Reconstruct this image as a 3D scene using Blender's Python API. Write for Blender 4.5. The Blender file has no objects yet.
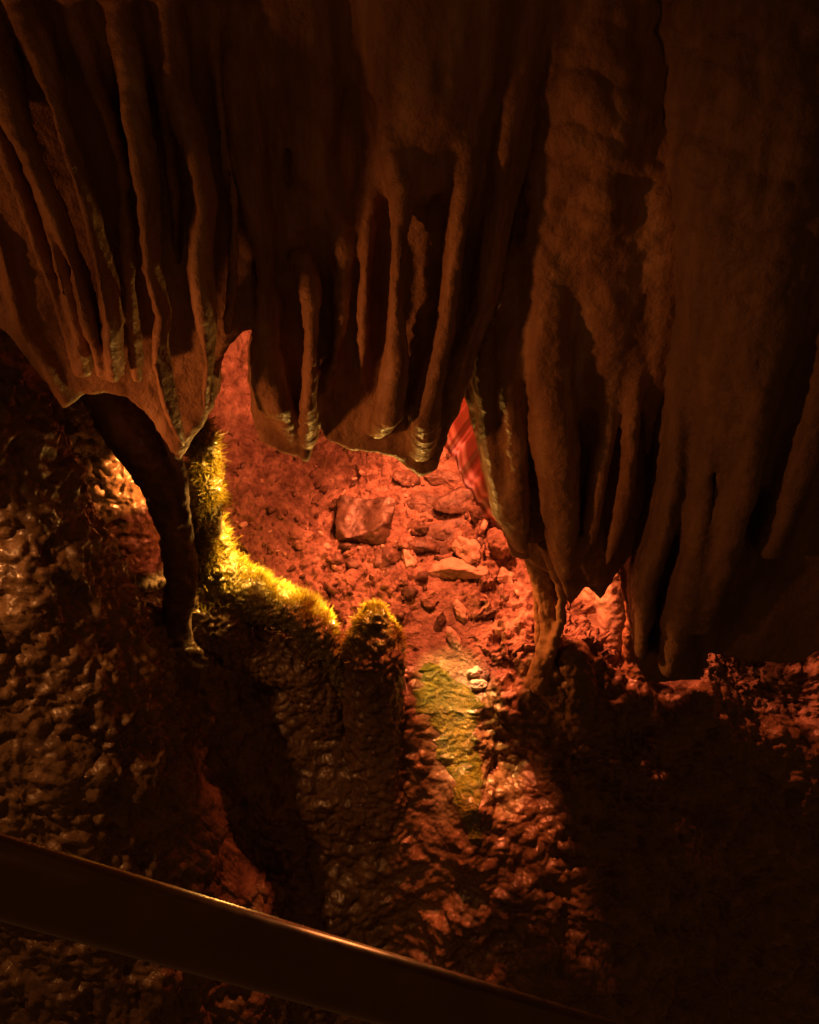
import bpy, math, random
import numpy as np
from mathutils import Vector
from mathutils.bvhtree import BVHTree

random.seed(7)
RNG = np.random.default_rng(11)
SC = bpy.context.scene
COL = SC.collection

# ------------------------------------------------------------------ camera frame
CAM = np.array([0.0, 0.0, 1.5])
PITCH = math.radians(38.0)
F = 900.0
FW = np.array([0, math.cos(PITCH), -math.sin(PITCH)])
UP = np.array([0, math.sin(PITCH), math.cos(PITCH)])

def P(px, py, Y):
    """the place seen in that direction, on the upright plane Y metres away"""
    d = FW + UP * ((512 - py) / F) + np.array([(px - 409.5) / F, 0, 0])
    return CAM + d * (Y / d[1])

def metres(px, py, Y):
    d = FW + UP * ((512 - py) / F)
    return px / F * (Y / d[1])

# ------------------------------------------------------------------ noise
def _hash(ix, iy, iz, s):
    n = (ix.astype(np.int64) * 374761393 + iy.astype(np.int64) * 668265263 + iz.astype(np.int64) * 2147483647 + s * 974634777)
    n = (n ^ (n >> 13)) * 1274126177
    n = n & 0xffffffff
    n = (n ^ (n >> 16)) * 2246822519 & 0xffffffff
    return ((n ^ (n >> 15)) & 0xffffff).astype(np.float32) / float(0xffffff)

def vnoise(p, s=0):
    """smooth value noise, about -1..1"""
    i = np.floor(p).astype(np.int64)
    f = (p - i).astype(np.float32)
    u = f * f * f * (f * (f * 6 - 15) + 10)
    r = 0
    for dx in (0, 1):
        for dy in (0, 1):
            for dz in (0, 1):
                w = (u[:, 0] if dx else 1 - u[:, 0]) * (u[:, 1] if dy else 1 - u[:, 1]) * (u[:, 2] if dz else 1 - u[:, 2])
                r = r + w * _hash(i[:, 0] + dx, i[:, 1] + dy, i[:, 2] + dz, s)
    return r * 2 - 1

def fbm(p, octaves=4, s=0, gain=.5):
    r, a = 0, 1.0
    for o in range(octaves):
        r = r + a * vnoise(p * 2.03 ** o + o * 7.3, s + o)
        a *= gain
    return r

def ridged(p, octaves=4, s=0):
    r, a = 0, 1.0
    for o in range(octaves):
        r = r + a * (1 - 2 * np.abs(vnoise(p * 2.1 ** o + o * 3.1, s + o)))
        a *= .5
    return r

def worley(p, s=0):
    """distance to the nearest two scattered points"""
    i = np.floor(p).astype(np.int64)
    f1 = np.full(len(p), 9., np.float32); f2 = f1.copy()
    for dx in (-1, 0, 1):
        for dy in (-1, 0, 1):
            for dz in (-1, 0, 1):
                c = i + np.array([dx, dy, dz])
                q = np.stack([c[:, k] + _hash(c[:, 0], c[:, 1], c[:, 2], s + 11 * k + 1) for k in range(3)], 1)
                d = np.sqrt(((q - p) ** 2).sum(1)).astype(np.float32)
                n = np.minimum(f1, d)
                f2 = np.minimum(f2, np.maximum(f1, d))
                f1 = n
    return f1, f2

def shards(p, s=0):
    """a random height for each angular fragment, tilted a little"""
    i = np.floor(p).astype(np.int64)
    best = np.full(len(p), 9., np.float32); val = np.zeros(len(p), np.float32)
    for dx in (-1, 0, 1):
        for dy in (-1, 0, 1):
            for dz in (-1, 0, 1):
                c = i + np.array([dx, dy, dz])
                h = [_hash(c[:, 0], c[:, 1], c[:, 2], s + 11 * k + 1) for k in range(3)]
                q = np.stack([c[:, k] + h[k] for k in range(3)], 1)
                e = p - q
                d = np.abs(e).sum(1).astype(np.float32)
                v = _hash(c[:, 0], c[:, 1], c[:, 2], s + 77) + (h[0] - .5) * e[:, 0] * 1.4 + (h[1] - .5) * e[:, 1] * 1.4
                m = d < best
                val = np.where(m, v, val); best = np.where(m, d, best)
    return val - .5

def lumps(p, s=0):
    """rounded knobs with creases between, about 0..1"""
    f1, f2 = worley(p, s)
    return np.clip(1 - f1 * f1 * 1.6, 0, 1)

def sstep(a, b, x):
    t = np.clip((x - a) / (b - a), 0, 1)
    return t * t * (3 - 2 * t)

# ------------------------------------------------------------------ distance fields
def smin(a, b, k):
    h = np.clip(.5 + .5 * (b - a) / k, 0, 1)
    return b + (a - b) * h - k * h * (1 - h)

class Field:
    def __init__(self, lo, hi, step):
        self.lo = np.array(lo, float); self.h = step
        self.n = np.maximum(4, np.ceil((np.array(hi) - self.lo) / step).astype(int) + 1)
        self.ax = [self.lo[k] + step * np.arange(self.n[k]) for k in range(3)]
        self.v = np.full(tuple(self.n), .3, np.float32)
        self.near = np.full(tuple(self.n), .3, np.float32)
        self.lab = np.zeros(tuple(self.n), np.int16)
    def window(self, lo, hi):
        a = np.clip(np.floor((np.array(lo) - self.lo) / self.h).astype(int), 0, self.n)
        b = np.clip(np.ceil((np.array(hi) - self.lo) / self.h).astype(int) + 1, 0, self.n)
        return tuple(slice(a[k], b[k]) for k in range(3))
    def coords(self, w):
        return np.meshgrid(*[self.ax[k][w[k]].astype(np.float32) for k in range(3)], indexing='ij', sparse=True)
    def chain(self, pts, rad, k=.03, sq=1.0, label=0, cut=False, shear=0.0):
        """a tapering limb through pts; sq > 1 makes it deeper (along Y) than wide"""
        pts = [np.array(q, float) for q in pts]
        m = max(rad) * max(sq, 1) + .09
        w = self.window(np.min(pts, 0) - m, np.max(pts, 0) + m)
        X, Y, Z = self.coords(w)
        if 0 in np.broadcast_shapes(X.shape, Y.shape, Z.shape): return
        best = None
        for a, b, ra, rb in zip(pts[:-1], pts[1:], rad[:-1], rad[1:]):
            d = (b - a) / np.array([1, sq, 1])
            L = max(float(d @ d), 1e-9)
            x, y, z = X - a[0], (Y - a[1]) / sq, Z - a[2]
            t = np.clip((x * d[0] + y * d[1] + z * d[2]) / L, 0, 1)
            D = np.sqrt((x - t * d[0]) ** 2 + (y - t * d[1]) ** 2 + (z - t * d[2]) ** 2) - (ra + (rb - ra) * t)
            best = D if best is None else np.minimum(best, D)
        if cut:
            self.v[w] = -smin(-self.v[w], best, k)
            return
        self.add(w, best, k, label)
    def add(self, w, D, k, label):
        lab = self.lab[w]; near = self.near[w]
        hit = D < near
        lab[hit] = label
        self.near[w] = np.minimum(near, D)
        self.v[w] = smin(self.v[w], D, k)
    def slab(self, poly, yfun, thick, k=.02, label=0, roundr=.02):
        """an upright slab whose outline in X and Z is poly"""
        poly = np.array(poly, float)
        X, Z = np.meshgrid(self.ax[0], self.ax[2], indexing='ij')
        d = np.full(X.shape, 1e9); inside = np.zeros(X.shape, bool)
        n = len(poly)
        for i in range(n):
            a, b = poly[i], poly[(i + 1) % n]
            e = b - a
            wx, wz = X - a[0], Z - a[1]
            t = np.clip((wx * e[0] + wz * e[1]) / (e @ e), 0, 1)
            d = np.minimum(d, (wx - t * e[0]) ** 2 + (wz - t * e[1]) ** 2)
            c = ((a[1] > Z) != (b[1] > Z)) & (X < (b[0] - a[0]) * (Z - a[1]) / (b[1] - a[1] + 1e-12) + a[0])
            inside ^= c
        d = np.sqrt(d) * np.where(inside, -1, 1) + roundr
        yc = yfun(X)
        dy = np.abs(self.ax[1][None, :, None] - yc[:, None, :]) - thick / 2 + roundr
        dd = d[:, None, :]
        D = (np.minimum(np.maximum(dd, dy), 0) + np.sqrt(np.maximum(dd, 0) ** 2 + np.maximum(dy, 0) ** 2) - roundr).astype(np.float32)
        self.add((slice(None),) * 3, D, k, label)
    def mesh(self):
        """surface nets: vertices, quads, a label for each vertex"""
        v = self.v
        v = np.pad(v[1:-1, 1:-1, 1:-1], 1, constant_values=.3)
        s = v < 0
        nx, ny, nz = v.shape
        c = [s[dx:nx - 1 + dx, dy:ny - 1 + dy, dz:nz - 1 + dz] for dx in (0, 1) for dy in (0, 1) for dz in (0, 1)]
        tot = sum(x.astype(np.int8) for x in c)
        act = (tot > 0) & (tot < 8)
        idx = np.argwhere(act)
        ids = np.full(act.shape, -1, np.int64)
        ids[act] = np.arange(len(idx))
        acc = np.zeros((len(idx), 3)); cnt = np.zeros(len(idx))
        corners = [(dx, dy, dz) for dx in (0, 1) for dy in (0, 1) for dz in (0, 1)]
        val = {q: v[idx[:, 0] + q[0], idx[:, 1] + q[1], idx[:, 2] + q[2]] for q in corners}
        for a in corners:
            for ax in range(3):
                if a[ax]: continue
                b = list(a); b[ax] = 1; b = tuple(b)
                va, vb = val[a], val[b]
                x = (va < 0) != (vb < 0)
                t = np.where(x, va / np.where(x, va - vb, 1), 0)
                p = np.array(a, float)[None, :] + 0 * acc
                p[:, ax] = t
                acc += p * x[:, None]; cnt += x
        loc = acc / cnt[:, None]
        verts = self.lo + (idx + loc) * self.h
        quads = []
        for ax in range(3):
            o1, o2 = [(1, 2), (2, 0), (0, 1)][ax]
            sa = [slice(None)] * 3; sb = [slice(None)] * 3
            sa[ax] = slice(0, -1); sb[ax] = slice(1, None)
            A, B = s[tuple(sa)], s[tuple(sb)]
            e = np.argwhere(A != B)
            e = e[(e[:, o1] > 0) & (e[:, o2] > 0) & (e[:, o1] < v.shape[o1] - 1) & (e[:, o2] < v.shape[o2] - 1)]
            if not len(e): continue
            u1 = np.zeros(3, int); u1[o1] = 1
            u2 = np.zeros(3, int); u2[o2] = 1
            g = lambda q: ids[q[:, 0], q[:, 1], q[:, 2]]
            Q = np.stack([g(e), g(e - u1), g(e - u1 - u2), g(e - u2)], 1)
            flip = ~A[e[:, 0], e[:, 1], e[:, 2]]
            Q[flip] = Q[flip][:, ::-1]
            quads.append(Q)
        Q = np.concatenate(quads)
        lab = self.lab[idx[:, 0], idx[:, 1], idx[:, 2]]
        return verts, Q, lab

def vert_normals(V, Q):
    a, b, c, d = (V[Q[:, k]] for k in range(4))
    n = np.cross(c - a, d - b)
    N = np.zeros_like(V)
    for k in range(4):
        for j in range(3):
            N[:, j] += np.bincount(Q[:, k], n[:, j], len(V))
    return N / np.maximum(np.linalg.norm(N, axis=1), 1e-12)[:, None]

# ------------------------------------------------------------------ objects
def link(o, parent=None):
    COL.objects.link(o)
    if parent: o.parent = parent
    return o

def mesh_obj(name, V, Q, mat, parent=None, origin=None, normals=None):
    me = bpy.data.meshes.new(name)
    V = np.asarray(V, float)
    if origin is not None: V = V - np.array(origin)
    Q = np.asarray(Q)
    me.vertices.add(len(V)); me.vertices.foreach_set('co', V.astype(np.float32).ravel())
    k = Q.shape[1]
    me.loops.add(len(Q) * k); me.loops.foreach_set('vertex_index', Q.astype(np.int32).ravel())
    me.polygons.add(len(Q)); me.polygons.foreach_set('loop_start', np.arange(0, len(Q) * k, k, dtype=np.int32))
    me.update(calc_edges=True); me.validate()
    me.polygons.foreach_set('use_smooth', np.ones(len(me.polygons), bool))
    if normals is not None and len(me.polygons) == len(Q):
        me.normals_split_custom_set_from_vertices([tuple(x) for x in normals])
    me.materials.append(mat)
    o = bpy.data.objects.new(name, me)
    if origin is not None and parent is None: o.location = origin
    return link(o, parent)

def tag(o, label=None, cat=None, group=None, kind=None):
    if label: o['label'] = label
    if cat: o['category'] = cat
    if group: o['group'] = group
    if kind: o['kind'] = kind
    return o

def empty(name, loc):
    o = bpy.data.objects.new(name, None); o.location = loc
    o.empty_display_size = .05
    return link(o)

def split(V, Q, lab, names, mats, root, origin):
    """one mesh for each label, cut from one continuous rock surface"""
    N = vert_normals(V, Q)
    fl = lab[Q[:, 0]].copy()
    for L in np.unique(fl):          # loose scraps of a fold belong to the body
        if L == 0: continue
        k = np.nonzero(fl == L)[0]
        u, inv = np.unique(Q[k], return_inverse=True); inv = inv.reshape(-1, 4)
        comp = np.arange(len(u))
        for _ in range(600):
            m = comp[inv].min(1); new = comp.copy()
            for j in range(4): np.minimum.at(new, inv[:, j], m)
            new = new[new]
            if (new == comp).all(): break
            comp = new
        c0 = comp[inv[:, 0]]
        ids, n = np.unique(c0, return_counts=True)
        if len(ids) > 1: fl[k[c0 != ids[n.argmax()]]] = 0
    made = {}
    for L in np.unique(fl):
        q = Q[fl == L]
        if len(q) < 12: continue
        u, inv = np.unique(q, return_inverse=True)
        made[int(L)] = mesh_obj(names[int(L)], V[u], inv.reshape(q.shape), mats[int(L)], root, origin, N[u])
    return made

# ------------------------------------------------------------------ materials
def mat(name, c1, c2, rough=(.35, .7), scale=9, bumps=((60, .35, .004),), spec=.5, coat=0, c3=None, waves=0, sss=0, stretch=(1, 1, 1), knobs=None):
    m = bpy.data.materials.new(name); m.use_nodes = True
    nt = m.node_tree; nd = nt.nodes; lk = nt.links
    b = nd['Principled BSDF']
    tc = nd.new('ShaderNodeNewGeometry')
    mp = nd.new('ShaderNodeMapping'); mp.inputs['Scale'].default_value = stretch
    lk.new(tc.outputs['Position'], mp.inputs['Vector'])
    n1 = nd.new('ShaderNodeTexNoise'); n1.inputs['Scale'].default_value = scale; n1.inputs['Detail'].default_value = 8; n1.inputs['Roughness'].default_value = .62
    lk.new(mp.outputs[0], n1.inputs['Vector'])
    r = nd.new('ShaderNodeValToRGB')
    r.color_ramp.elements[0].position = .34; r.color_ramp.elements[0].color = (*c1, 1)
    r.color_ramp.elements[1].position = .66; r.color_ramp.elements[1].color = (*c2, 1)
    if c3:
        e = r.color_ramp.elements.new(.52); e.color = (*c3, 1)
    lk.new(n1.outputs['Fac'], r.inputs[0]); lk.new(r.outputs[0], b.inputs['Base Color'])
    n2 = nd.new('ShaderNodeTexNoise'); n2.inputs['Scale'].default_value = scale * 2.7; n2.inputs['Detail'].default_value = 5
    lk.new(mp.outputs[0], n2.inputs['Vector'])
    mr = nd.new('ShaderNodeMapRange'); mr.inputs[1].default_value = .35; mr.inputs[2].default_value = .65
    mr.inputs[3].default_value = rough[0]; mr.inputs[4].default_value = rough[1]
    lk.new(n2.outputs['Fac'], mr.inputs[0]); lk.new(mr.outputs[0], b.inputs['Roughness'])
    b.inputs['Specular IOR Level'].default_value = spec
    b.inputs['Coat Weight'].default_value = coat; b.inputs['Coat Roughness'].default_value = .18
    prev = None
    for sc_, st, dist in bumps:
        n = nd.new('ShaderNodeTexNoise'); n.inputs['Scale'].default_value = sc_; n.inputs['Detail'].default_value = 6; n.inputs['Roughness'].default_value = .6
        lk.new(tc.outputs['Position'], n.inputs['Vector'])
        bp = nd.new('ShaderNodeBump'); bp.inputs['Strength'].default_value = st; bp.inputs['Distance'].default_value = dist
        lk.new(n.outputs['Fac'], bp.inputs['Height'])
        if prev: lk.new(prev.outputs[0], bp.inputs['Normal'])
        prev = bp
    if knobs:
        n = nd.new('ShaderNodeTexVoronoi'); n.inputs['Scale'].default_value = knobs[0]; n.feature = 'SMOOTH_F1'
        n.inputs['Smoothness'].default_value = .6
        lk.new(tc.outputs['Position'], n.inputs['Vector'])
        bp = nd.new('ShaderNodeBump'); bp.invert = True; bp.inputs['Strength'].default_value = knobs[1]; bp.inputs['Distance'].default_value = knobs[2]
        lk.new(n.outputs['Distance'], bp.inputs['Height'])
        if prev: lk.new(prev.outputs[0], bp.inputs['Normal'])
        prev = bp
    if prev: lk.new(prev.outputs[0], b.inputs['Normal'])
    return m

M_DRAPE = mat('curtain_stone', (.20, .115, .06), (.46, .31, .18), (.38, .75), 11, ((28, .6, .016), (90, .5, .006), (220, .35, .002)), .4, stretch=(1.7, 1.7, .3), c3=(.34, .205, .105))
M_SHADED = mat('shaded_curtain_stone', (.12, .085, .05), (.22, .15, .085), (.5, .8), 14, ((28, .6, .016), (90, .5, .006), (220, .35, .002)), .35, stretch=(1.7, 1.7, .3), c3=(.17, .115, .065))  # curtain stone darkened: the far-right curtain's shade is put into its colour
M_DARK = mat('dark_stone', (.08, .05, .035), (.16, .10, .07), (.5, .8), 12, ((40, .5, .012), (160, .4, .003)), .25)
M_KNOB = mat('wet_knobbly_stone', (.09, .052, .03), (.22, .135, .075), (.12, .36), 16, ((45, .5, .010), (170, .4, .003)), .6, coat=.25, knobs=(55, .5, .008))
M_FLOOR = mat('red_clay', (.15, .09, .065), (.50, .35, .27), (.45, .85), 18, ((26, .7, .03), (75, .8, .014), (210, .6, .004)), .4, c3=(.34, .22, .165))
M_STONE = mat('broken_stone', (.05, .032, .024), (.20, .13, .095), (.22, .6), 25, ((70, .5, .008), (220, .4, .003)), .5)
M_PALE = mat('pale_flowstone', (.46, .34, .26), (.62, .5, .4), (.4, .7), 20, ((60, .5, .008), (180, .3, .003)), .4)
M_BLOCK = mat('block_stone', (.04, .026, .018), (.12, .08, .055), (.25, .55), 22, ((90, .4, .006), (260, .4, .002)), .6)
M_WETMOSS = mat('moss_soil', (.10, .08, .02), (.24, .19, .05), (.2, .5), 40, ((90, .6, .010), (260, .5, .004)), .7, coat=.5, knobs=(90, .7, .008))
M_STEEL = mat('brushed_rail', (.14, .10, .06), (.19, .135, .08), (.2, .27), 30, ((400, .04, .0004),), .5)
M_STEEL.node_tree.nodes['Principled BSDF'].inputs['Metallic'].default_value = .8

def moss_mat():
    m = bpy.data.materials.new('moss_fronds'); m.use_nodes = True
    nt = m.node_tree; nd = nt.nodes; lk = nt.links
    b = nd['Principled BSDF']
    g = nd.new('ShaderNodeNewGeometry')
    r = nd.new('ShaderNodeValToRGB')
    r.color_ramp.elements[0].color = (.20, .15, .012, 1); r.color_ramp.elements[1].color = (.60, .48, .06, 1)
    lk.new(g.outputs['Random Per Island'], r.inputs[0]); lk.new(r.outputs[0], b.inputs['Base Color'])
    b.inputs['Roughness'].default_value = .45
    t = nd.new('ShaderNodeBsdfTranslucent'); lk.new(r.outputs[0], t.inputs['Color'])
    mx = nd.new('ShaderNodeMixShader'); mx.inputs[0].default_value = .45
    lk.new(b.outputs[0], mx.inputs[1]); lk.new(t.outputs[0], mx.inputs[2])
    lk.new(mx.outputs[0], nd['Material Output'].inputs['Surface'])
    return m
M_MOSS = moss_mat()

def water_mat():
    m = mat('wet_algae_film', (.07, .09, .014), (.22, .20, .03), (.03, .08), 30, ((38, .8, .02), (130, .9, .010)), .8, coat=1)
    m.node_tree.nodes['Principled BSDF'].inputs['Coat Roughness'].default_value = .04
    return m
M_WATER = water_mat()

def band_mat():
    m = bpy.data.materials.new('banded_calcite'); m.use_nodes = True
    nt = m.node_tree; nd = nt.nodes; lk = nt.links
    b = nd['Principled BSDF']
    at = nd.new('ShaderNodeAttribute'); at.attribute_name = 'band'
    r = nd.new('ShaderNodeValToRGB')
    el = r.color_ramp.elements
    el[0].position = 0; el[0].color = (.75, .62, .55, 1)
    el[1].position = 1; el[1].color = (.36, .2, .14, 1)
    for p, c in ((.12, (.3, .1, .07)), (.2, (.8, .7, .62)), (.3, (.45, .2, .14)), (.4, (.75, .55, .45)), (.55, (.35, .16, .11))):
        e = el.new(p); e.color = (*c, 1)
    lk.new(at.outputs['Fac'], r.inputs[0]); lk.new(r.outputs[0], b.inputs['Base Color'])
    b.inputs['Roughness'].default_value = .35
    t = nd.new('ShaderNodeBsdfTranslucent'); lk.new(r.outputs[0], t.inputs['Color'])
    mx = nd.new('ShaderNodeMixShader'); mx.inputs[0].default_value = .5
    lk.new(b.outputs[0], mx.inputs[1]); lk.new(t.outputs[0], mx.inputs[2])
    lk.new(mx.outputs[0], nd['Material Output'].inputs['Surface'])
    return m
M_BAND = band_mat()

# ------------------------------------------------------------------ the ground: floor of the alcove, banks and slopes
def floor_z(Y):
    return -.75 + .413 * (Y - 1.98)

ctrl = []
def c(px, py, Y): ctrl.append(P(px, py, Y))
for q in [(-250, 330, 2.1), (-250, 500, 1.9), (-250, 700, 1.5), (-250, 900, 1.2), (-250, 1100, 1.0),
          (-60, 330, 2.15), (0, 400, 2.08), (20, 415, 2.12), (0, 500, 1.92), (10, 500, 1.95), (0, 600, 1.60), (75, 600, 1.80), (150, 610, 1.95), (30, 560, 1.92), (30, 450, 2.15), (100, 570, 2.22), (135, 605, 2.08),
          (0, 700, 1.45), (100, 700, 1.60), (175, 690, 1.80), (100, 800, 1.42), (190, 800, 1.56), (0, 850, 1.28), (60, 760, 1.42), (20, 770, 1.40),
          (0, 950, 1.2), (100, 1000, 1.15), (200, 950, 1.33), (0, 1100, 1.0), (200, 1100, 1.1),
          (190, 640, 1.92), (250, 650, 2.0), (250, 750, 1.84), (250, 850, 1.68), (300, 950, 1.5), (330, 700, 1.93), (400, 750, 1.84), (400, 850, 1.67),
          (400, 950, 1.5), (400, 1100, 1.25), (415, 700, 1.93), (440, 690, 1.97), (455, 735, 1.88), (468, 800, 1.71), (485, 880, 1.55), (500, 960, 1.39), (510, 1060, 1.2),
          (500, 700, 1.98), (510, 760, 1.86), (540, 665, 2.02), (545, 700, 1.94), (570, 740, 1.87), (600, 800, 1.73), (600, 900, 1.52), (650, 1000, 1.36), (650, 1100, 1.2),
          (590, 665, 2.0), (640, 690, 2.0), (640, 740, 1.9), (700, 700, 1.97), (700, 800, 1.78), (700, 900, 1.6), (800, 760, 1.95), (800, 850, 1.76), (800, 950, 1.57),
          (819, 1050, 1.4), (690, 650, 2.13), (745, 682, 2.11), (795, 708, 2.09), (1000, 760, 2.0), (1000, 900, 1.75), (1000, 1100, 1.4),
          (130, 470, 2.50), (110, 420, 2.60), (150, 560, 2.25), (110, 500, 2.40), (718, 668, 2.11)]:
    c(*q)
for X in (-.55, -.3, 0, .3, .55, .8, 1.2):
    for Y in (2.15, 2.5, 2.85):
        k = max(0, -X - .42) * 1.2 - (.22 if X > .7 else 0)
        ctrl.append(np.array([X, Y, floor_z(Y) + k]))
for X in (-1.6, -1.1, -.6, 0, .6, 1.2, 1.9):
    ctrl.append(np.array([X, 3.05, floor_z(2.9) + .30 + (.2 if X < -.5 else 0)]))
    ctrl.append(np.array([X, 3.35, .75])); ctrl.append(np.array([X, 3.7, 1.6]))
ctrl += [np.array([-1.3, 2.4, .2]), np.array([-1.3, 2.9, .3]), np.array([1.6, 2.5, -.3])]
ctrl = np.array(ctrl)
cx = ctrl[:, :2]
def phi(r2): return np.sqrt(r2 + .05 ** 2)
A = phi(((cx[:, None] - cx[None]) ** 2).sum(2))
n_ = len(cx)
Pm = np.concatenate([np.ones((n_, 1)), cx], 1)
S = np.block([[A + 1e-3 * np.eye(n_), Pm], [Pm.T, np.zeros((3, 3))]])
W = np.linalg.solve(S, np.concatenate([ctrl[:, 2], np.zeros(3)]))
def ground(X, Y):
    sh = X.shape; q = np.stack([X.ravel(), Y.ravel()], 1)
    out = np.empty(len(q))
    for i in range(0, len(q), 20000):
        b = q[i:i + 20000]
        out[i:i + 20000] = phi(((b[:, None] - cx[None]) ** 2).sum(2)) @ W[:n_] + W[n_] + b @ W[n_ + 1:]
    return out.reshape(sh)

xs = np.concatenate([np.arange(-1.7, -1.2, .012), np.arange(-1.2, 1.25, .0045), np.arange(1.25, 2.0, .012)])
ys = np.concatenate([np.arange(.75, 1.05, .008), np.arange(1.05, 2.15, .0026), np.arange(2.15, 3.0, .0052), np.arange(3.0, 3.75, .011)])
coarse_x = np.linspace(-1.75, 2.05, 230); coarse_y = np.linspace(.7, 3.8, 230)
G = ground(*np.meshgrid(coarse_x, coarse_y, indexing='ij'))
def bilin(X, Y):
    i = np.clip(np.searchsorted(coarse_x, X) - 1, 0, len(coarse_x) - 2); j = np.clip(np.searchsorted(coarse_y, Y) - 1, 0, len(coarse_y) - 2)
    u = (X - coarse_x[i]) / (coarse_x[1] - coarse_x[0]); v = (Y - coarse_y[j]) / (coarse_y[1] - coarse_y[0])
    return (G[i, j] * (1 - u) * (1 - v) + G[i + 1, j] * u * (1 - v) + G[i, j + 1] * (1 - u) * v + G[i + 1, j + 1] * u * v)
XX, YY = np.meshgrid(xs, ys, indexing='ij')
ZZ = bilin(XX, YY)
V = np.stack([XX.ravel(), YY.ravel(), ZZ.ravel()], 1)
nx, ny = len(xs), len(ys)
I = np.arange(nx * ny).reshape(nx, ny)
Q = np.stack([I[:-1, :-1].ravel(), I[1:, :-1].ravel(), I[1:, 1:].ravel(), I[:-1, 1:].ravel()], 1)
N = vert_normals(V, Q)
def project(V):
    d = V - CAM
    z = d @ FW
    return 409.5 + F * d[:, 0] / z, 512 - F * (d @ UP) / z
PX, PY = project(V)
alcove = sstep(1.98, 2.12, V[:, 1]) * sstep(-.75, -.5, V[:, 0])
chan = np.exp(-((V[:, 0] - .10 - .02 * (2 - V[:, 1])) / .075) ** 2) * sstep(1.5, 1.7, V[:, 1])
# knobbly flowstone on the banks, grit and small ledges on the alcove floor
p = V + .02 * np.stack([vnoise(V * 14, 1), vnoise(V * 14, 2), vnoise(V * 14, 3)], 1)
big = fbm(V * 4.5, 3, 5)
kn = lumps(p * np.array([21, 21, 30]), 3)
kn2 = lumps(p * np.array([48, 48, 60]), 9)
rg = ridged(V * 11, 4, 20)
front = (1 - alcove)
leftk = sstep(-.05, -.35, V[:, 0])
kvar = .3 + 1.1 * sstep(-.4, .5, vnoise(V * 6, 15))
disp = front * (.028 * big + (.013 + .006 * leftk) * kn * kvar + .006 * kn2 + .004 * rg + .008 * (1.4 - kvar) * ridged(V * 24, 4, 17))
fl_r = ridged(V * np.array([17, 17, 17]), 4, 31)
patch = sstep(-.2, .5, fbm(V * 3.5, 2, 44))
pw = V + .006 * np.stack([vnoise(V * 60, 51), vnoise(V * 60, 52), vnoise(V * 60, 53)], 1)
frag = .040 * (.45 + patch) * shards(pw * 13, 61) + .022 * (.5 + .6 * patch) * shards(pw * 30, 62) + .013 * shards(pw * 62, 63)
disp += alcove * (.014 * big + (.008 + .012 * patch) * fl_r * .6 + frag)
clump = fbm(V * 9.5, 2, 91)
disp += front * sstep(-.05, .12, V[:, 0]) * (.022 * np.clip(clump, -.6, 1) + .012 * lumps(p * 30, 95) * sstep(-.2, .4, clump))
smooth_floor = np.exp(-(((V[:, 0] - .16) / .16) ** 2 + ((V[:, 1] - 2.12) / .12) ** 2))
disp *= 1 - .8 * smooth_floor
disp *= 1 - .75 * chan
V = V + N * disp[:, None] - np.array([0, 0, 1]) * (chan * .02)[:, None]
N = vert_normals(V, Q)
GV, GQ = V, Q
lab = np.where((V[:, 1] > 2.03 - .05 * np.sin(V[:, 0] * 9)) & (V[:, 0] > -.62), 1, np.where(V[:, 0] < -.42 + .06 * vnoise(V * 8), 2, np.where(V[:, 0] > .2 + .08 * vnoise(V * 8), 3, 4)))
lab = np.where((V[:, 1] > 2.95) | ((V[:, 1] > 2.03) & (lab != 1)), 5, lab)
fl = lab[Q[:, 0]]
gname = {1: ('cave_floor', M_FLOOR), 2: ('rocky_terrain', M_KNOB), 3: ('rocky_slope_terrain', M_KNOB), 4: ('rock_face_terrain', M_KNOB), 5: ('cave_wall', M_FLOOR)}
glabel = {1: 'red lit clay and rubble floor inside the alcove', 2: 'knobbly wet flowstone bank at the lower left',
          3: 'dark rocky bank under the right curtains', 4: 'shadowed rock face below the mossy ledge', 5: 'rear wall of the alcove'}
for L, (nm, mm) in gname.items():
    q = Q[fl == L]
    u, inv = np.unique(q, return_inverse=True)
    tag(mesh_obj(nm, V[u], inv.reshape(q.shape), mm, None, (0, 0, 0), N[u]), glabel[L], None, None, 'structure')
st = 3
Vs = V.reshape(nx, ny, 3)[::st, ::st].reshape(-1, 3)
nsx, nsy = len(range(0, nx, st)), len(range(0, ny, st))
I = np.arange(nsx * nsy).reshape(nsx, nsy)
Qs = np.stack([I[:-1, :-1].ravel(), I[1:, :-1].ravel(), I[1:, 1:].ravel(), I[:-1, 1:].ravel()], 1)
BVH = BVHTree.FromPolygons([tuple(x) for x in Vs], [tuple(int(k) for k in x) for x in Qs])
def drop(x, y):
    h = BVH.ray_cast(Vector((x, y, 3)), Vector((0, 0, -1)))
    return (np.array(h[0]), np.array(h[1])) if h[0] else (np.array([x, y, floor_z(y)]), np.array([0, 0, 1.]))
def seen(px, py):
    d = FW + UP * ((512 - py) / F) + np.array([(px - 409.5) / F, 0, 0])
    h = BVH.ray_cast(Vector(CAM), Vector(d / np.linalg.norm(d)))
    return (np.array(h[0]), np.array(h[1])) if h[0] else drop((px - 409.5) / 300, 2.3)

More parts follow.
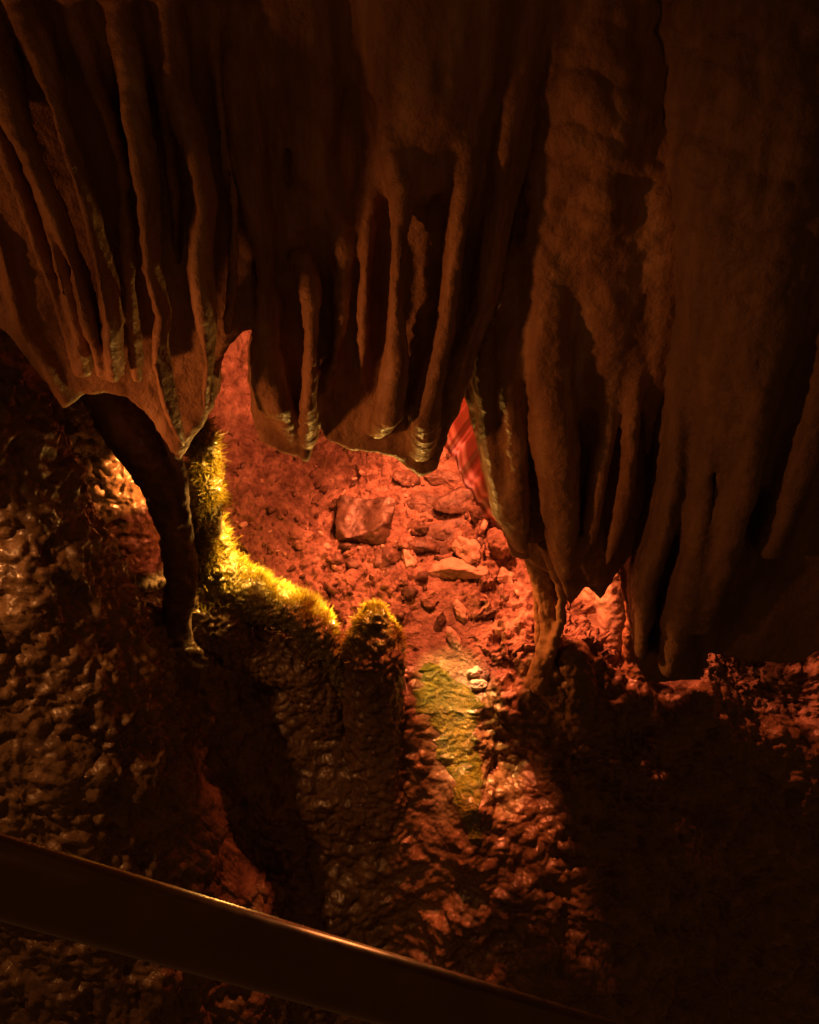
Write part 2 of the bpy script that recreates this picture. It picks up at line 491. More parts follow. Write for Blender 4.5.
# ------------------------------------------------------------------ flowstone curtains
def curtain(label, poly, yfun, folds, slots=(), thick=.12, body='curtain_body', step=.0062, group='flowstone curtains hanging over the alcove', seed=0, base=None, rough=1.0, mat_=M_DRAPE, knob_top=False, name='flowstone_curtain', cat='flowstone', kk=.035, tip=.85):
    pts = [P(a, b, 2.0) for a, b in poly]
    Xc = np.array([yfun(0.0)])
    def place(px, py, off=0.0):
        # the curtain's own plane: Y depends on X a little, so step towards it twice
        Y = yfun(P(px, py, 1.95)[0]); Y = yfun(P(px, py, Y)[0])
        return P(px, py, Y + off)
    pts = np.array([place(a, b) for a, b in poly])
    lo = pts.min(0) - np.array([.1, .32, .1]); hi = pts.max(0) + np.array([.1, .25, .1])
    lo[2] = max(lo[2], -1.0); hi[2] = min(hi[2], 1.75); lo[0] = max(lo[0], -1.6); hi[0] = min(hi[0], 1.6)
    fld = Field(lo, hi, step)
    fld.slab(pts[:, [0, 2]], yfun, thick, label=0, roundr=.018)
    names = {0: body}; mats = {0: mat_}
    for i, f in enumerate(folds, 1):
        off = f[0]; path = f[1]
        offs = np.minimum(0, off * np.clip(np.arange(len(path)) / 1.6 + .05, 0, 1) + .02 * (np.arange(len(path)) == 0)) * np.where(np.arange(len(path)) == len(path) - 1, tip, 1)
        q = [place(a, b, o_) for (a, b, r), o_ in zip(path, offs)]
        rr = [metres(r, b, w[1]) * .95 for (a, b, r), w in zip(path, q)]
        fld.chain(q, rr, k=kk, sq=f[2] if len(f) > 2 else 1.7, label=i)
        names[i] = 'stone_fold'; mats[i] = mat_
    for s_ in slots:
        off = s_[0]
        q = [place(a, b, off) for a, b, r in s_[1]]
        rr = [metres(r, b, w[1]) for (a, b, r), w in zip(s_[1], q)]
        fld.chain(q, rr, k=.012, sq=s_[2] if len(s_) > 2 else 3.0, cut=True)
    V, Q, lb = fld.mesh()
    N = vert_normals(V, Q)
    w = V + .03 * np.stack([vnoise(V * 6, seed + 1), vnoise(V * 6, seed + 2), vnoise(V * 6, seed + 3)], 1)
    d = .009 * fbm(w * np.array([8, 8, 4]), 3, seed) + .0028 * fbm(w * np.array([34, 34, 40]), 3, seed + 5) * rough
    # small terraces across the folds, as dripping water leaves them
    d += .0004 * np.sin(w[:, 2] * 290 + 5 * vnoise(w * 12, seed + 8)) * sstep(-.3, .5, vnoise(w * 7, seed + 6)) * rough
    if knob_top:
        d += .016 * sstep(.55, .9, V[:, 2]) * lumps(w * np.array([13, 13, 20]), seed)
    V = V + N * d[:, None]
    og = pts.mean(0)
    root = empty(name, og)
    tag(root, label, cat, group)
    split(V, Q, lb, names, mats, root, og)
    return root, V, Q

yl = lambda X: 1.93 + .16 * np.clip(X + .35, -1.2, .6)
curtain('folded stone curtain on the left whose thin slanting ribs sweep down to a column',
        [(-130, -90), (275, -90), (262, 200), (262, 310), (246, 322), (232, 333), (222, 350), (217, 395), (207, 412), (192, 432), (184, 448), (168, 425), (150, 400), (130, 385), (112, 380),
         (90, 380), (70, 397), (47, 364), (22, 332), (0, 308), (-60, 240), (-130, 120)], yl,
        [(-.08, [(-100, -80, 50), (0, -70, 56), (110, -66, 58), (230, -60, 50)], 1.2),
         (-.13, [(-75, 0, 12), (-20, 80, 8), (4, 140, 6), (22, 187, 6), (46, 262, 6), (66, 318, 5), (80, 366, 4)], 2.6),
         (-.15, [(-60, -30, 12), (-10, 60, 8), (22, 140, 7), (46, 210, 6), (62, 268, 6), (79, 330, 5), (86, 368, 4)], 2.6),
         (-.17, [(-30, -40, 16), (12, 80, 9), (36, 158, 8), (58, 214, 7), (77, 266, 7), (92, 325, 6), (104, 370, 5)], 2.6),
         (-.18, [(10, -60, 20), (52, 80, 11), (76, 158, 9), (92, 212, 8), (102, 265, 8), (112, 315, 8), (116, 374, 6)], 2.4),
         (-.15, [(66, -60, 18), (94, 80, 9), (113, 132, 7), (127, 180, 4)], 2.4),
         (-.13, [(100, -40, 14), (118, 120, 6), (128, 230, 6), (134, 320, 6), (138, 375, 5)], 2),
         (-.18, [(120, -60, 22), (133, 90, 12), (142, 155, 11), (149, 200, 10), (151, 265, 11), (164, 312, 9), (159, 357, 10), (171, 405, 9), (184, 442, 5)], 2.2),
         (-.13, [(150, -50, 12), (166, 110, 7), (176, 190, 6), (178, 260, 6)], 2),
         (-.17, [(166, -60, 22), (178, 90, 11), (199, 160, 10), (205, 205, 9), (198, 262, 11), (205, 325, 9), (210, 362, 8), (206, 402, 6)], 2.2),
         (-.12, [(210, -50, 14), (222, 110, 8), (230, 200, 7), (232, 280, 6), (228, 330, 5)], 2),
         (-.06, [(-120, 60, 14), (-30, 180, 9), (3, 240, 7), (16, 292, 7), (28, 332, 6), (48, 362, 6), (67, 396, 4)], 2.2),
         (-.04, [(-110, 130, 14), (-40, 235, 8), (-5, 285, 6), (18, 322, 5), (30, 345, 4)], 2),
         (-.06, [(150, 380, 7), (168, 415, 6), (181, 444, 5)])],
        slots=[(-.12, [(182, 285, 4), (183, 330, 6), (186, 380, 7), (190, 405, 4)]), (-.17, [(106, 150, 2), (124, 260, 5), (130, 330, 5), (126, 360, 4)], 1.6),
               (-.17, [(45, 110, 4), (72, 200, 6), (90, 270, 5), (102, 340, 4)], 1.5), (-.16, [(88, 100, 3), (112, 190, 6), (118, 240, 4)], 1.5), (-.13, [(222, 120, 4), (226, 220, 6), (222, 300, 6)], 1.6)],
        seed=1, kk=.022, thick=.13)

yc = lambda X: 2.0 + .05 * X
curtain('wide middle stone curtain whose rounded folds end just above the rubble floor',
        [(232, -90), (600, -90), (560, 60), (528, 140), (514, 205), (498, 285), (470, 362), (446, 420), (436, 452), (420, 460), (405, 448), (396, 438), (372, 436), (352, 434), (332, 424),
         (321, 409), (315, 420), (309, 444), (302, 438), (285, 436), (262, 427), (256, 400), (253, 345), (258, 310)], yc,
        [(-.12, [(228, -60, 34), (243, 60, 24), (247, 150, 20), (258, 215, 14), (264, 262, 10), (264, 320, 9), (262, 385, 10), (272, 420, 8)]),
         (-.14, [(300, 235, 10), (303, 258, 11), (311, 300, 9), (313, 350, 11), (309, 400, 9), (308, 438, 5)]),
         (-.11, [(296, 250, 8), (276, 295, 10), (270, 345, 10), (280, 400, 14), (292, 428, 9)]),
         (-.11, [(330, 150, 24), (344, 240, 11), (341, 310, 8), (334, 362, 7), (321, 404, 4)]),
         (-.12, [(372, 120, 14), (371, 200, 9), (367, 270, 7), (364, 330, 7), (361, 385, 6)]),
         (-.16, [(385, 60, 26), (392, 130, 16), (402, 185, 13), (399, 250, 11), (396, 310, 10), (396, 360, 11), (388, 410, 14), (376, 425, 12)]),
         (-.14, [(455, 60, 34), (467, 140, 18), (459, 220, 14), (448, 305, 12), (438, 360, 13), (425, 410, 15), (422, 446, 11)]),
         (-.10, [(520, -10, 36), (510, 110, 20), (497, 210, 14), (484, 290, 12), (463, 355, 10), (447, 405, 7)]),
         (-.05, [(425, -50, 100), (425, 60, 84), (418, 160, 50), (412, 230, 22)], 1.0),
         (-.05, [(300, -50, 70), (305, 60, 60), (312, 160, 36), (316, 220, 18)], 1.0),
         (-.06, [(352, 380, 10), (372, 405, 16), (350, 422, 10)], 1.2),
         (-.04, [(428, 150, 30), (428, 230, 20), (424, 320, 12), (414, 390, 9)])],
        slots=[(-.14, [(384, 168, 3), (381, 230, 7), (378, 300, 8), (377, 345, 8)]), (-.12, [(299, 284, 2), (300, 310, 4), (299, 345, 4)]), (-.12, [(325, 275, 3), (325, 320, 5), (322, 360, 5)]),
               (-.1, [(288, 150, 6), (286, 185, 6)], 2), (-.14, [(478, 150, 3), (470, 240, 5), (460, 320, 5)], 2.5), (-.14, [(436, 200, 4), (432, 280, 6), (425, 350, 5)], 2.5),
               (-.12, [(278, 205, 2), (280, 255, 5), (284, 262, 3)], 2)], seed=30, kk=.028, thick=.17, tip=.55)

yr = lambda X: 2.08 + .02 * X
curtain('broad stone curtain right of centre, glowing orange, its longest fold ending in a pointed tip',
        [(500, -90), (780, -90), (740, 200), (700, 400), (652, 470), (642, 508), (630, 545), (618, 560), (598, 590), (584, 577), (568, 600), (548, 565), (525, 548), (510, 545), (488, 482), (472, 420), (463, 388), (478, 340), (503, 260), (510, 160)], yr,
        [(-.10, [(505, 180, 10), (487, 320, 13), (483, 385, 12), (492, 450, 12), (505, 505, 12), (516, 538, 7)]),
         (-.13, [(522, 160, 16), (505, 290, 17), (508, 390, 13), (516, 465, 11), (521, 515, 9), (522, 546, 4)]),
         (-.13, [(560, 40, 44), (548, 230, 32), (546, 340, 28), (552, 430, 26), (558, 500, 23), (564, 555, 14), (568, 596, 4)], 1.3),
         (-.13, [(620, 180, 34), (613, 330, 14), (606, 420, 10), (598, 480, 9), (590, 532, 7), (578, 565, 4)]),
         (-.14, [(650, 180, 34), (636, 320, 14), (630, 420, 11), (625, 485, 9), (615, 530, 7), (606, 562, 4)]),
         (-.08, [(590, 440, 14), (598, 540, 12), (597, 582, 4)], 1.3),
         (-.08, [(690, 60, 50), (680, 250, 30), (665, 380, 22)], 1.2),
         (-.09, [(655, -60, 56), (660, 80, 52), (662, 200, 44), (660, 300, 32), (656, 400, 18), (650, 450, 6)], 1.1),
         (-.05, [(590, -40, 90), (590, 100, 84), (594, 240, 66), (596, 340, 50), (598, 420, 32)], 1.0)],
        slots=[(-.14, [(532, 425, 2), (533, 480, 4), (540, 530, 4), (546, 552, 3)], 2.2), (-.13, [(619, 415, 2), (613, 470, 4), (604, 530, 4)], 2.2), (-.13, [(580, 470, 2), (580, 500, 4), (578, 530, 3)], 2)], seed=60, knob_top=True, kk=.03)

yf = lambda X: 2.10 - .30 * np.clip(X - .35, -.2, 1.6)
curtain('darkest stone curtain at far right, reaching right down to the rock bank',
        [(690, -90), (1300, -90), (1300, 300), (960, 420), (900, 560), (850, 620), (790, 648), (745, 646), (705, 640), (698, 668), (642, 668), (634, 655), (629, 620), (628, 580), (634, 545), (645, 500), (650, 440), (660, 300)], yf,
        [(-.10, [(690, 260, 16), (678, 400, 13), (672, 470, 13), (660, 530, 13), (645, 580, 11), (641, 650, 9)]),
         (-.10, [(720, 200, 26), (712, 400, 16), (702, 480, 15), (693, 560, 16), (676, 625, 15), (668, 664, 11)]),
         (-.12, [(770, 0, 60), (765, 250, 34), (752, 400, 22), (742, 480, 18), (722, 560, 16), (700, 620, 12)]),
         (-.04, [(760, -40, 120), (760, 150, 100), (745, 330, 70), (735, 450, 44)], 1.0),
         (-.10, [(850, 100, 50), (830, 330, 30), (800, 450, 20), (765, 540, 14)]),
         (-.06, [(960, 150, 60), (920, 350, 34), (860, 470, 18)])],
        slots=[(-.1, [(653, 632, 3.0), (655, 655, 3.0)], 40), (-.13, [(713, 470, 3), (705, 530, 4), (700, 560, 3)], 1.6)], thick=.13, seed=90, knob_top=True, mat_=M_SHADED)

# hidden behind: a thin drapery with pale and dark bands, its lower edge hanging free
def banded():
    edge = [(430, 380), (437, 434), (446, 447), (455, 460), (465, 484), (480, 508), (495, 526), (510, 540)]
    rows = 26; V = []; B = []
    e = [P(a, b, 2.2) for a, b in edge]
    ts = np.linspace(0, len(e) - 1, 90)
    for k in range(rows):
        u = k / (rows - 1)
        for t in ts:
            i = min(int(t), len(e) - 2); w = t - i
            q = e[i] * (1 - w) + e[i + 1] * w
            wob = .010 * math.sin(t * 4.3 + 1) + .004 * math.sin(t * 13)
            V.append(q + np.array([.15 * u, .05 * u + wob * (1 - .4 * u), .22 * u + .006 * math.sin(t * 9)]))
            B.append(u * 2.2 + .05 * math.sin(t * 2.1) + .03 * math.sin(t * 5.3 + 2) + .10)
    nT = len(ts); V = np.array(V); I = np.arange(rows * nT).reshape(rows, nT)
    Q = np.stack([I[:-1, :-1].ravel(), I[1:, :-1].ravel(), I[1:, 1:].ravel(), I[:-1, 1:].ravel()], 1)
    N = vert_normals(V, Q)
    V2 = np.concatenate([V, V + N * .007]); n = len(V)
    rim = []
    for a, b in list(zip(I[0, :-1], I[0, 1:])) + list(zip(I[1:, 0], I[:-1, 0])) + list(zip(I[-1, 1:], I[-1, :-1])) + list(zip(I[:-1, -1], I[1:, -1])):
        rim.append((a, b, b + n, a + n))
    Q2 = np.concatenate([Q[:, ::-1], Q + n, np.array(rim)])
    o = mesh_obj('banded_drapery', V2, Q2, M_BAND, None, tuple(V.mean(0)))
    if len(o.data.vertices) == len(V2):
        at = o.data.attributes.new('band', 'FLOAT', 'POINT'); at.data.foreach_set('value', np.array(B + B, np.float32))
    tag(o, 'thin pink striped stone drapery peeking out behind the orange curtain', 'flowstone')
banded()

# ------------------------------------------------------------------ free rock forms
def rockform(name, parts, label, cat, m, step=.006, k=.03, sq=1.0, dsp=(.006, .004, 0), seed=0, group=None, knob=45, cuts=()):
    """parts: [(part_name, [(px, py, halfwidth, Y), ...]), ...]"""
    allp = []
    for nm, path in parts:
        allp += [P(a, b, Y) for a, b, r, Y in path]
    allp = np.array(allp); mr = max(metres(r, b, Y) for _, path in parts for a, b, r, Y in path) * max(sq, 1) + .05
    fld = Field(allp.min(0) - mr, allp.max(0) + mr, step)
    names, mats = {}, {}
    for i, (nm, path) in enumerate(parts):
        q = [P(a, b, Y) for a, b, r, Y in path]; rr = [metres(r, b, Y) for a, b, r, Y in path]
        if len(q) == 1: q = q * 2; rr = rr * 2; q[1] = q[1] + np.array([.001, 0, 0])
        fld.chain(q, rr, k=k, sq=sq, label=i); names[i] = nm; mats[i] = m
    for path in cuts:
        fld.chain([P(a, b, Y) for a, b, r, Y in path], [metres(r, b, Y) for a, b, r, Y in path], k=.02, cut=True)
    V, Q, lb = fld.mesh()
    N = vert_normals(V, Q)
    w = V + .015 * np.stack([vnoise(V * 15, seed + 1), vnoise(V * 15, seed + 2), vnoise(V * 15, seed + 3)], 1)
    d = dsp[0] * fbm(w * 14, 3, seed) + dsp[1] * fbm(w * 50, 3, seed + 4)
    if dsp[2]:
        var = .35 + 1.0 * sstep(-.4, .5, vnoise(w * 6, seed + 9))
        d = d + dsp[2] * var * (lumps(w * knob, seed + 7) - .3) + dsp[2] * .5 * (1.4 - var) * ridged(w * 26, 4, seed + 12)
    V = V + N * d[:, None]
    og = allp.mean(0)
    if len(parts) == 1:
        o = mesh_obj(name, V, Q, m, None, tuple(og)); tag(o, label, cat, group)
        return o, V, Q
    root = empty(name, og); tag(root, label, cat, group)
    split(V, Q, lb, names, mats, root, og)
    return root, V, Q

rockform('stone_column', [('column_shaft', [(86, 340, 18, 2.04), (106, 388, 27, 2.03), (131, 430, 26, 2.02), (155, 475, 20, 2.01), (170, 520, 14, 2.0), (176, 560, 12, 1.98), (178, 600, 13, 1.95), (177, 640, 17, 1.92), (178, 690, 24, 1.84)]),
                          ('column_edge', [(150, 398, 5, 2.0), (168, 430, 6, 2.0), (181, 470, 6, 2.0), (187, 520, 5, 2.0), (190, 560, 6, 1.99), (190, 600, 7, 1.96)])],
         'dark slanting stone column between the left curtain and the rock bank', 'column', M_DARK, seed=120, group='stone columns')
rockform('stone_column', [('column_shaft', [(530, 540, 8, 2.08), (540, 572, 11, 2.07), (549, 600, 12, 2.05), (550, 628, 10, 2.03), (545, 655, 9, 2.0), (540, 680, 15, 1.98)]),
                          ('column_fold', [(526, 536, 6, 2.14), (538, 576, 7, 2.13), (541, 620, 6, 2.10), (538, 660, 5, 2.05)]),
                          ('column_fold', [(545, 545, 5, 2.02), (562, 598, 5, 1.99), (561, 622, 5, 1.98), (550, 655, 5, 1.97)])],
         'slender orange column under the curtain tip, joining it to the ledge', 'column', M_DRAPE, seed=130, group='stone columns')
rockform('stone_column', [('column_shaft', [(640, 520, 6, 2.14), (620, 566, 3.5, 2.13), (625, 590, 4, 2.12), (628, 615, 4, 2.1), (630, 650, 6, 2.07)]),
                          ('column_base', [(632, 652, 10, 2.08), (636, 672, 14, 2.05)])],
         'thin stone strand in front of the glowing inner flowstone', 'column', M_DRAPE, seed=140, step=.004, group='stone columns')
rockform('flowstone_mass', [('stone_fold', [(592, 540, 14, 2.34), (591, 590, 13, 2.32), (592, 632, 12, 2.26)]), ('stone_fold', [(610, 540, 16, 2.32), (611, 590, 14, 2.28), (612, 640, 13, 2.22)]),
                            ('stone_fold', [(640, 520, 22, 2.36), (636, 590, 20, 2.34), (632, 640, 20, 2.26)])],
         'glowing salmon flowstone mass seen through the gap under the right curtains', 'flowstone', M_PALE, seed=150, k=.02)
rockform('stalagmite', [('stalagmite', [(574, 655, 15, 1.99), (576, 690, 22, 1.96), (580, 740, 30, 1.92)])],
         'round topped dark stalagmite standing in front of the slender orange column', 'stalagmite', M_KNOB, seed=160, group='stalagmites', dsp=(.006, .004, .006))

# knobbly mound left of the slanting column
rockform('flowstone_mound', [('mound_top', [(80, 405, 16, 2.42), (100, 435, 26, 2.40), (116, 470, 34, 2.38)]), ('mound_base', [(116, 500, 36, 2.36), (132, 540, 34, 2.33), (136, 566, 30, 2.28), (110, 570, 26, 2.22)])],
         'amber lit knobbly mound in the opening left of the dark slanting column', 'flowstone', M_KNOB, seed=170, dsp=(.010, .005, .016), step=.005, knob=34)

rockform('rock_bank', [('bank_crest', [(-60, 380, 60, 1.90), (-20, 440, 66, 1.86), (0, 490, 72, 1.83), (18, 545, 80, 1.80)]), ('bank_flank', [(30, 600, 92, 1.77), (45, 660, 108, 1.74), (70, 740, 116, 1.66)]),
                       ('bank_foot', [(85, 830, 122, 1.58), (100, 930, 130, 1.45), (110, 1040, 140, 1.32)])],
         'wet knobbly rock bank filling the lower left above the handrail', 'rock', M_KNOB, seed=180, step=.008, k=.06, dsp=(.024, .008, .010), knob=44,
         cuts=[[(-60, 760, 60, 1.36), (20, 765, 52, 1.40), (40, 790, 30, 1.42)], [(120, 640, 26, 1.58), (135, 680, 22, 1.56)]])
# ------------------------------------------------------------------ mossy ledge and mossy stalagmite
def blades(V, Q, spots, name, parent, origin, n, lng, seed, keep):
    rng = np.random.default_rng(seed)
    N = vert_normals(V, Q)
    ok = keep(V, N)
    ids = np.nonzero(ok > 0)[0]
    w = ok[ids] / ok[ids].sum()
    pick = rng.choice(ids, n, p=w)
    base = V[pick] + rng.normal(0, .002, (n, 3))
    nn = N[pick]
    dirn = nn * .9 + rng.normal(0, .38, (n, 3)) + np.array([0, 0, .35])
    dirn /= np.linalg.norm(dirn, axis=1)[:, None]
    L = lng * (.45 + .8 * rng.random(n)) * (.6 + .8 * np.clip(fbm(base * 22, 2, 5) * .5 + .5, 0, 1))
    side = np.cross(dirn, rng.normal(0, 1, (n, 3))); side /= np.linalg.norm(side, axis=1)[:, None]
    bend = rng.normal(0, .25, (n, 3)) - np.array([0, 0, .25])
    wd = (.0006 + .0007 * rng.random(n))[:, None]
    p0 = base - nn * .003; p1 = base + dirn * (L * .5)[:, None]; p2 = base + (dirn + bend * .6) * L[:, None]
    Vv = np.stack([p0 - side * wd, p0 + side * wd, p1 + side * wd * .9, p1 - side * wd * .9, p2 + side * wd * .15, p2 - side * wd * .15], 1).reshape(-1, 3)
    i = np.arange(n)[:, None] * 6
    Qq = np.concatenate([i + np.array([0, 1, 2, 3]), i + np.array([3, 2, 4, 5])], 0)
    o = mesh_obj(name, Vv, Qq, M_MOSS, parent, origin)
    o['kind'] = 'stuff'
    return o

def mossy(parts, label, cat, name, bare, n, lng, seed, keep, dsp, knob=60):
    allp = np.array([P(a, b, Y) for _, path in parts for a, b, r, Y in path])
    fld = Field(allp.min(0) - .16, allp.max(0) + .16, .0055)
    for i, (nm, path) in enumerate(parts):
        fld.chain([P(a, b, Y) for a, b, r, Y in path], [metres(r, b, Y) for a, b, r, Y in path], k=.035, label=0 if nm == 'a' else 1)
    V, Q, lb = fld.mesh(); N = vert_normals(V, Q)
    w = V + .012 * np.stack([vnoise(V * 18, seed + 1), vnoise(V * 18, seed + 2), vnoise(V * 18, seed + 3)], 1)
    d = dsp[0] * fbm(w * 12, 3, seed) + dsp[1] * fbm(w * 45, 3, seed + 4) + dsp[2] * (lumps(w * knob, seed + 7) - .3)
    V = V + N * d[:, None]
    og = allp.mean(0)
    root = empty(name, og); tag(root, label, cat)
    split(V, Q, lb, {0: bare, 1: bare + '_foot'}, {0: M_WETMOSS, 1: M_KNOB}, root, og)
    blades(V, Q, None, 'moss', root, og, n, lng, seed, keep)
    return root

def keep_ledge(V, N):
    px, py = project(V)
    up = np.clip(N[:, 2] * .9 + N[:, 1] * .9 + .05, 0, 1)
    wall = sstep(228, 212, px) * sstep(590, 560, py)
    return np.clip(up * sstep(.15, .5, N[:, 2] + .5 * N[:, 1]) + wall * .5, 0, 1) * sstep(620, 600, py - (px > 300) * 60) * (.12 + sstep(-.35, .3, vnoise(V * 26, 303)))
mossy([('a', [(201, 428, 9, 2.12), (203, 470, 13, 2.12), (205, 520, 17, 2.11), (210, 560, 22, 2.09), (232, 590, 22, 2.06), (262, 603, 20, 2.05), (296, 616, 18, 2.04), (320, 632, 16, 2.02), (334, 656, 13, 2.0), (344, 690, 12, 1.96)]),
       ('b', [(215, 616, 24, 2.02), (240, 650, 26, 2.0), (300, 662, 26, 2.0), (330, 710, 26, 1.95)]),
       ('b', [(190, 580, 10, 2.03), (200, 640, 18, 1.97)])],
      'mossy rim of the ledge, lit bright yellow, from the slanting column to the mossy stalagmite', 'ledge', 'mossy_ledge', 'ledge_rock', 20000, .028, 200, keep_ledge, (.008, .004, .014), 60)

def keep_stal(V, N):
    px, py = project(V)
    return np.clip(N[:, 2] * .5 + N[:, 1] * 1.1 + np.abs(N[:, 0]) * .30 - .12, 0, 1) * sstep(675, 635, py) * (.15 + sstep(-.35, .3, vnoise(V * 30, 304)))
mossy([('a', [(376, 622, 14, 2.0), (375, 636, 22, 1.99), (375, 652, 27, 1.98)]), ('b', [(375, 662, 29, 1.955), (374, 690, 31, 1.94), (376, 740, 32, 1.89), (380, 800, 38, 1.82)])],
      'squat stalagmite with a yellow fringe of moss round its dark rounded top', 'stalagmite', 'mossy_stalagmite', 'stalagmite_body', 7000, .018, 230, keep_stal, (.008, .005, .012), 45)

# ------------------------------------------------------------------ stones on the floor
def stone_mesh(seed, s=(1, 1, 1), cuts=9, lvl=24, soft=.5, rough=.05):
    """a broken stone: a ball cut by random planes, rounded a little and roughened"""
    rng = np.random.default_rng(seed)
    n = lvl
    # cube sphere
    g = np.linspace(-1, 1, n)
    A_, B_ = np.meshgrid(g, g, indexing='ij')
    V = []; Q = []
    I = np.arange(n * n).reshape(n, n)
    q0 = np.stack([I[:-1, :-1].ravel(), I[1:, :-1].ravel(), I[1:, 1:].ravel(), I[:-1, 1:].ravel()], 1)
    for k, (ax, sg) in enumerate([(0, 1), (0, -1), (1, 1), (1, -1), (2, 1), (2, -1)]):
        v = np.zeros((n * n, 3)); o1, o2 = (ax + 1) % 3, (ax + 2) % 3
        v[:, ax] = sg; v[:, o1] = A_.ravel(); v[:, o2] = B_.ravel()
        V.append(v); Q.append((q0 if sg > 0 else q0[:, ::-1]) + k * n * n)
    V = np.concatenate(V); Q = np.concatenate(Q)
    key = np.round(V * 1e5).astype(np.int64)
    _, first, inv = np.unique(key, axis=0, return_index=True, return_inverse=True)
    inv = inv.ravel(); V = V[first]; Q = inv[Q]
    D = V / np.linalg.norm(V, axis=1)[:, None]
    r = np.ones(len(D))
    for _ in range(cuts):
        m = rng.normal(size=3); m /= np.linalg.norm(m)
        h = rng.uniform(.55, .9)
        dt = D @ m
        r = np.minimum(r, np.where(dt > .05, h / np.maximum(dt, .05), 9))
    V = D * r[:, None] * np.array(s)
    V = V + D * (rough * fbm(V * 3.2 + seed, 4, seed))[:, None]
    return V, Q

def stone(name, V, Q, m, loc, rot, scale, label, cat, group=None):
    o = mesh_obj(name, V, Q, m, None, None)
    o.location = loc; o.rotation_euler = rot; o.scale = (scale,) * 3
    tag(o, label, cat, group)
    return o

# the squared block
def block():
    V, Q = stone_mesh(5, cuts=0, lvl=34, rough=0)
    D = V.copy()
    k = np.abs(D).max(1)
    cube = D / k[:, None]
    V = cube * .86 + D * .14
    for ax in range(3): V[:, ax] = np.sign(V[:, ax]) * np.abs(V[:, ax]) ** .9
    for ax, h_ in ((0, .8), (1, .83), (2, .8)):
        V[:, ax] = np.clip(V[:, ax] * 1.05, -h_, h_) * (1 + .10 * V[:, (ax + 1) % 3])
    V *= np.array([.125, .092, .070])
    V[:, 0] += .12 * V[:, 2]; V[:, 2] += .10 * V[:, 0]
    for nx_, h_ in (((.7, -.5, .5), .100), ((-.6, -.6, .5), .104), ((.3, -.2, -.9), .074), ((-.8, .1, .55), .104), ((.2, -.8, .55), .088), ((.9, .1, -.4), .105)):
        m_ = np.array(nx_) / np.linalg.norm(nx_); ex = np.maximum(V @ m_ - h_, 0)
        V -= ex[:, None] * m_ * .9
    V += D * (.014 * fbm(V * 12, 4, 3) + .004 * ridged(V * 30, 4, 9))[:, None]
    p, n = seen(362, 536)
    stone('block_stone', V, Q, M_BLOCK, tuple(p + np.array([0, .02, .035])), (math.radians(24), math.radians(4), math.radians(-4)), .92, 'squared dark block of stone lying on the rubble floor', 'stone')
block()

# slabs and rounded stones right of the block
def slab_stone(px, py, size, rot, seed, label, m=M_STONE, cuts=8, lift=.3, group='flat and rounded stones right of the block', name='flat_stone', rough=.05):
    V, Q = stone_mesh(seed, size, cuts=cuts, lvl=22, rough=0)
    mn = min(size)
    Dn = V / np.maximum(np.linalg.norm(V, axis=1), 1e-6)[:, None]
    V = V + Dn * (mn * .28 * fbm(V / mn * 1.1 + seed, 4, seed))[:, None]
    p, n = seen(px, py)
    return stone(name, V, Q, m, tuple(p + n * mn * lift), tuple(math.radians(a) for a in rot), 1, label, 'stone', group)

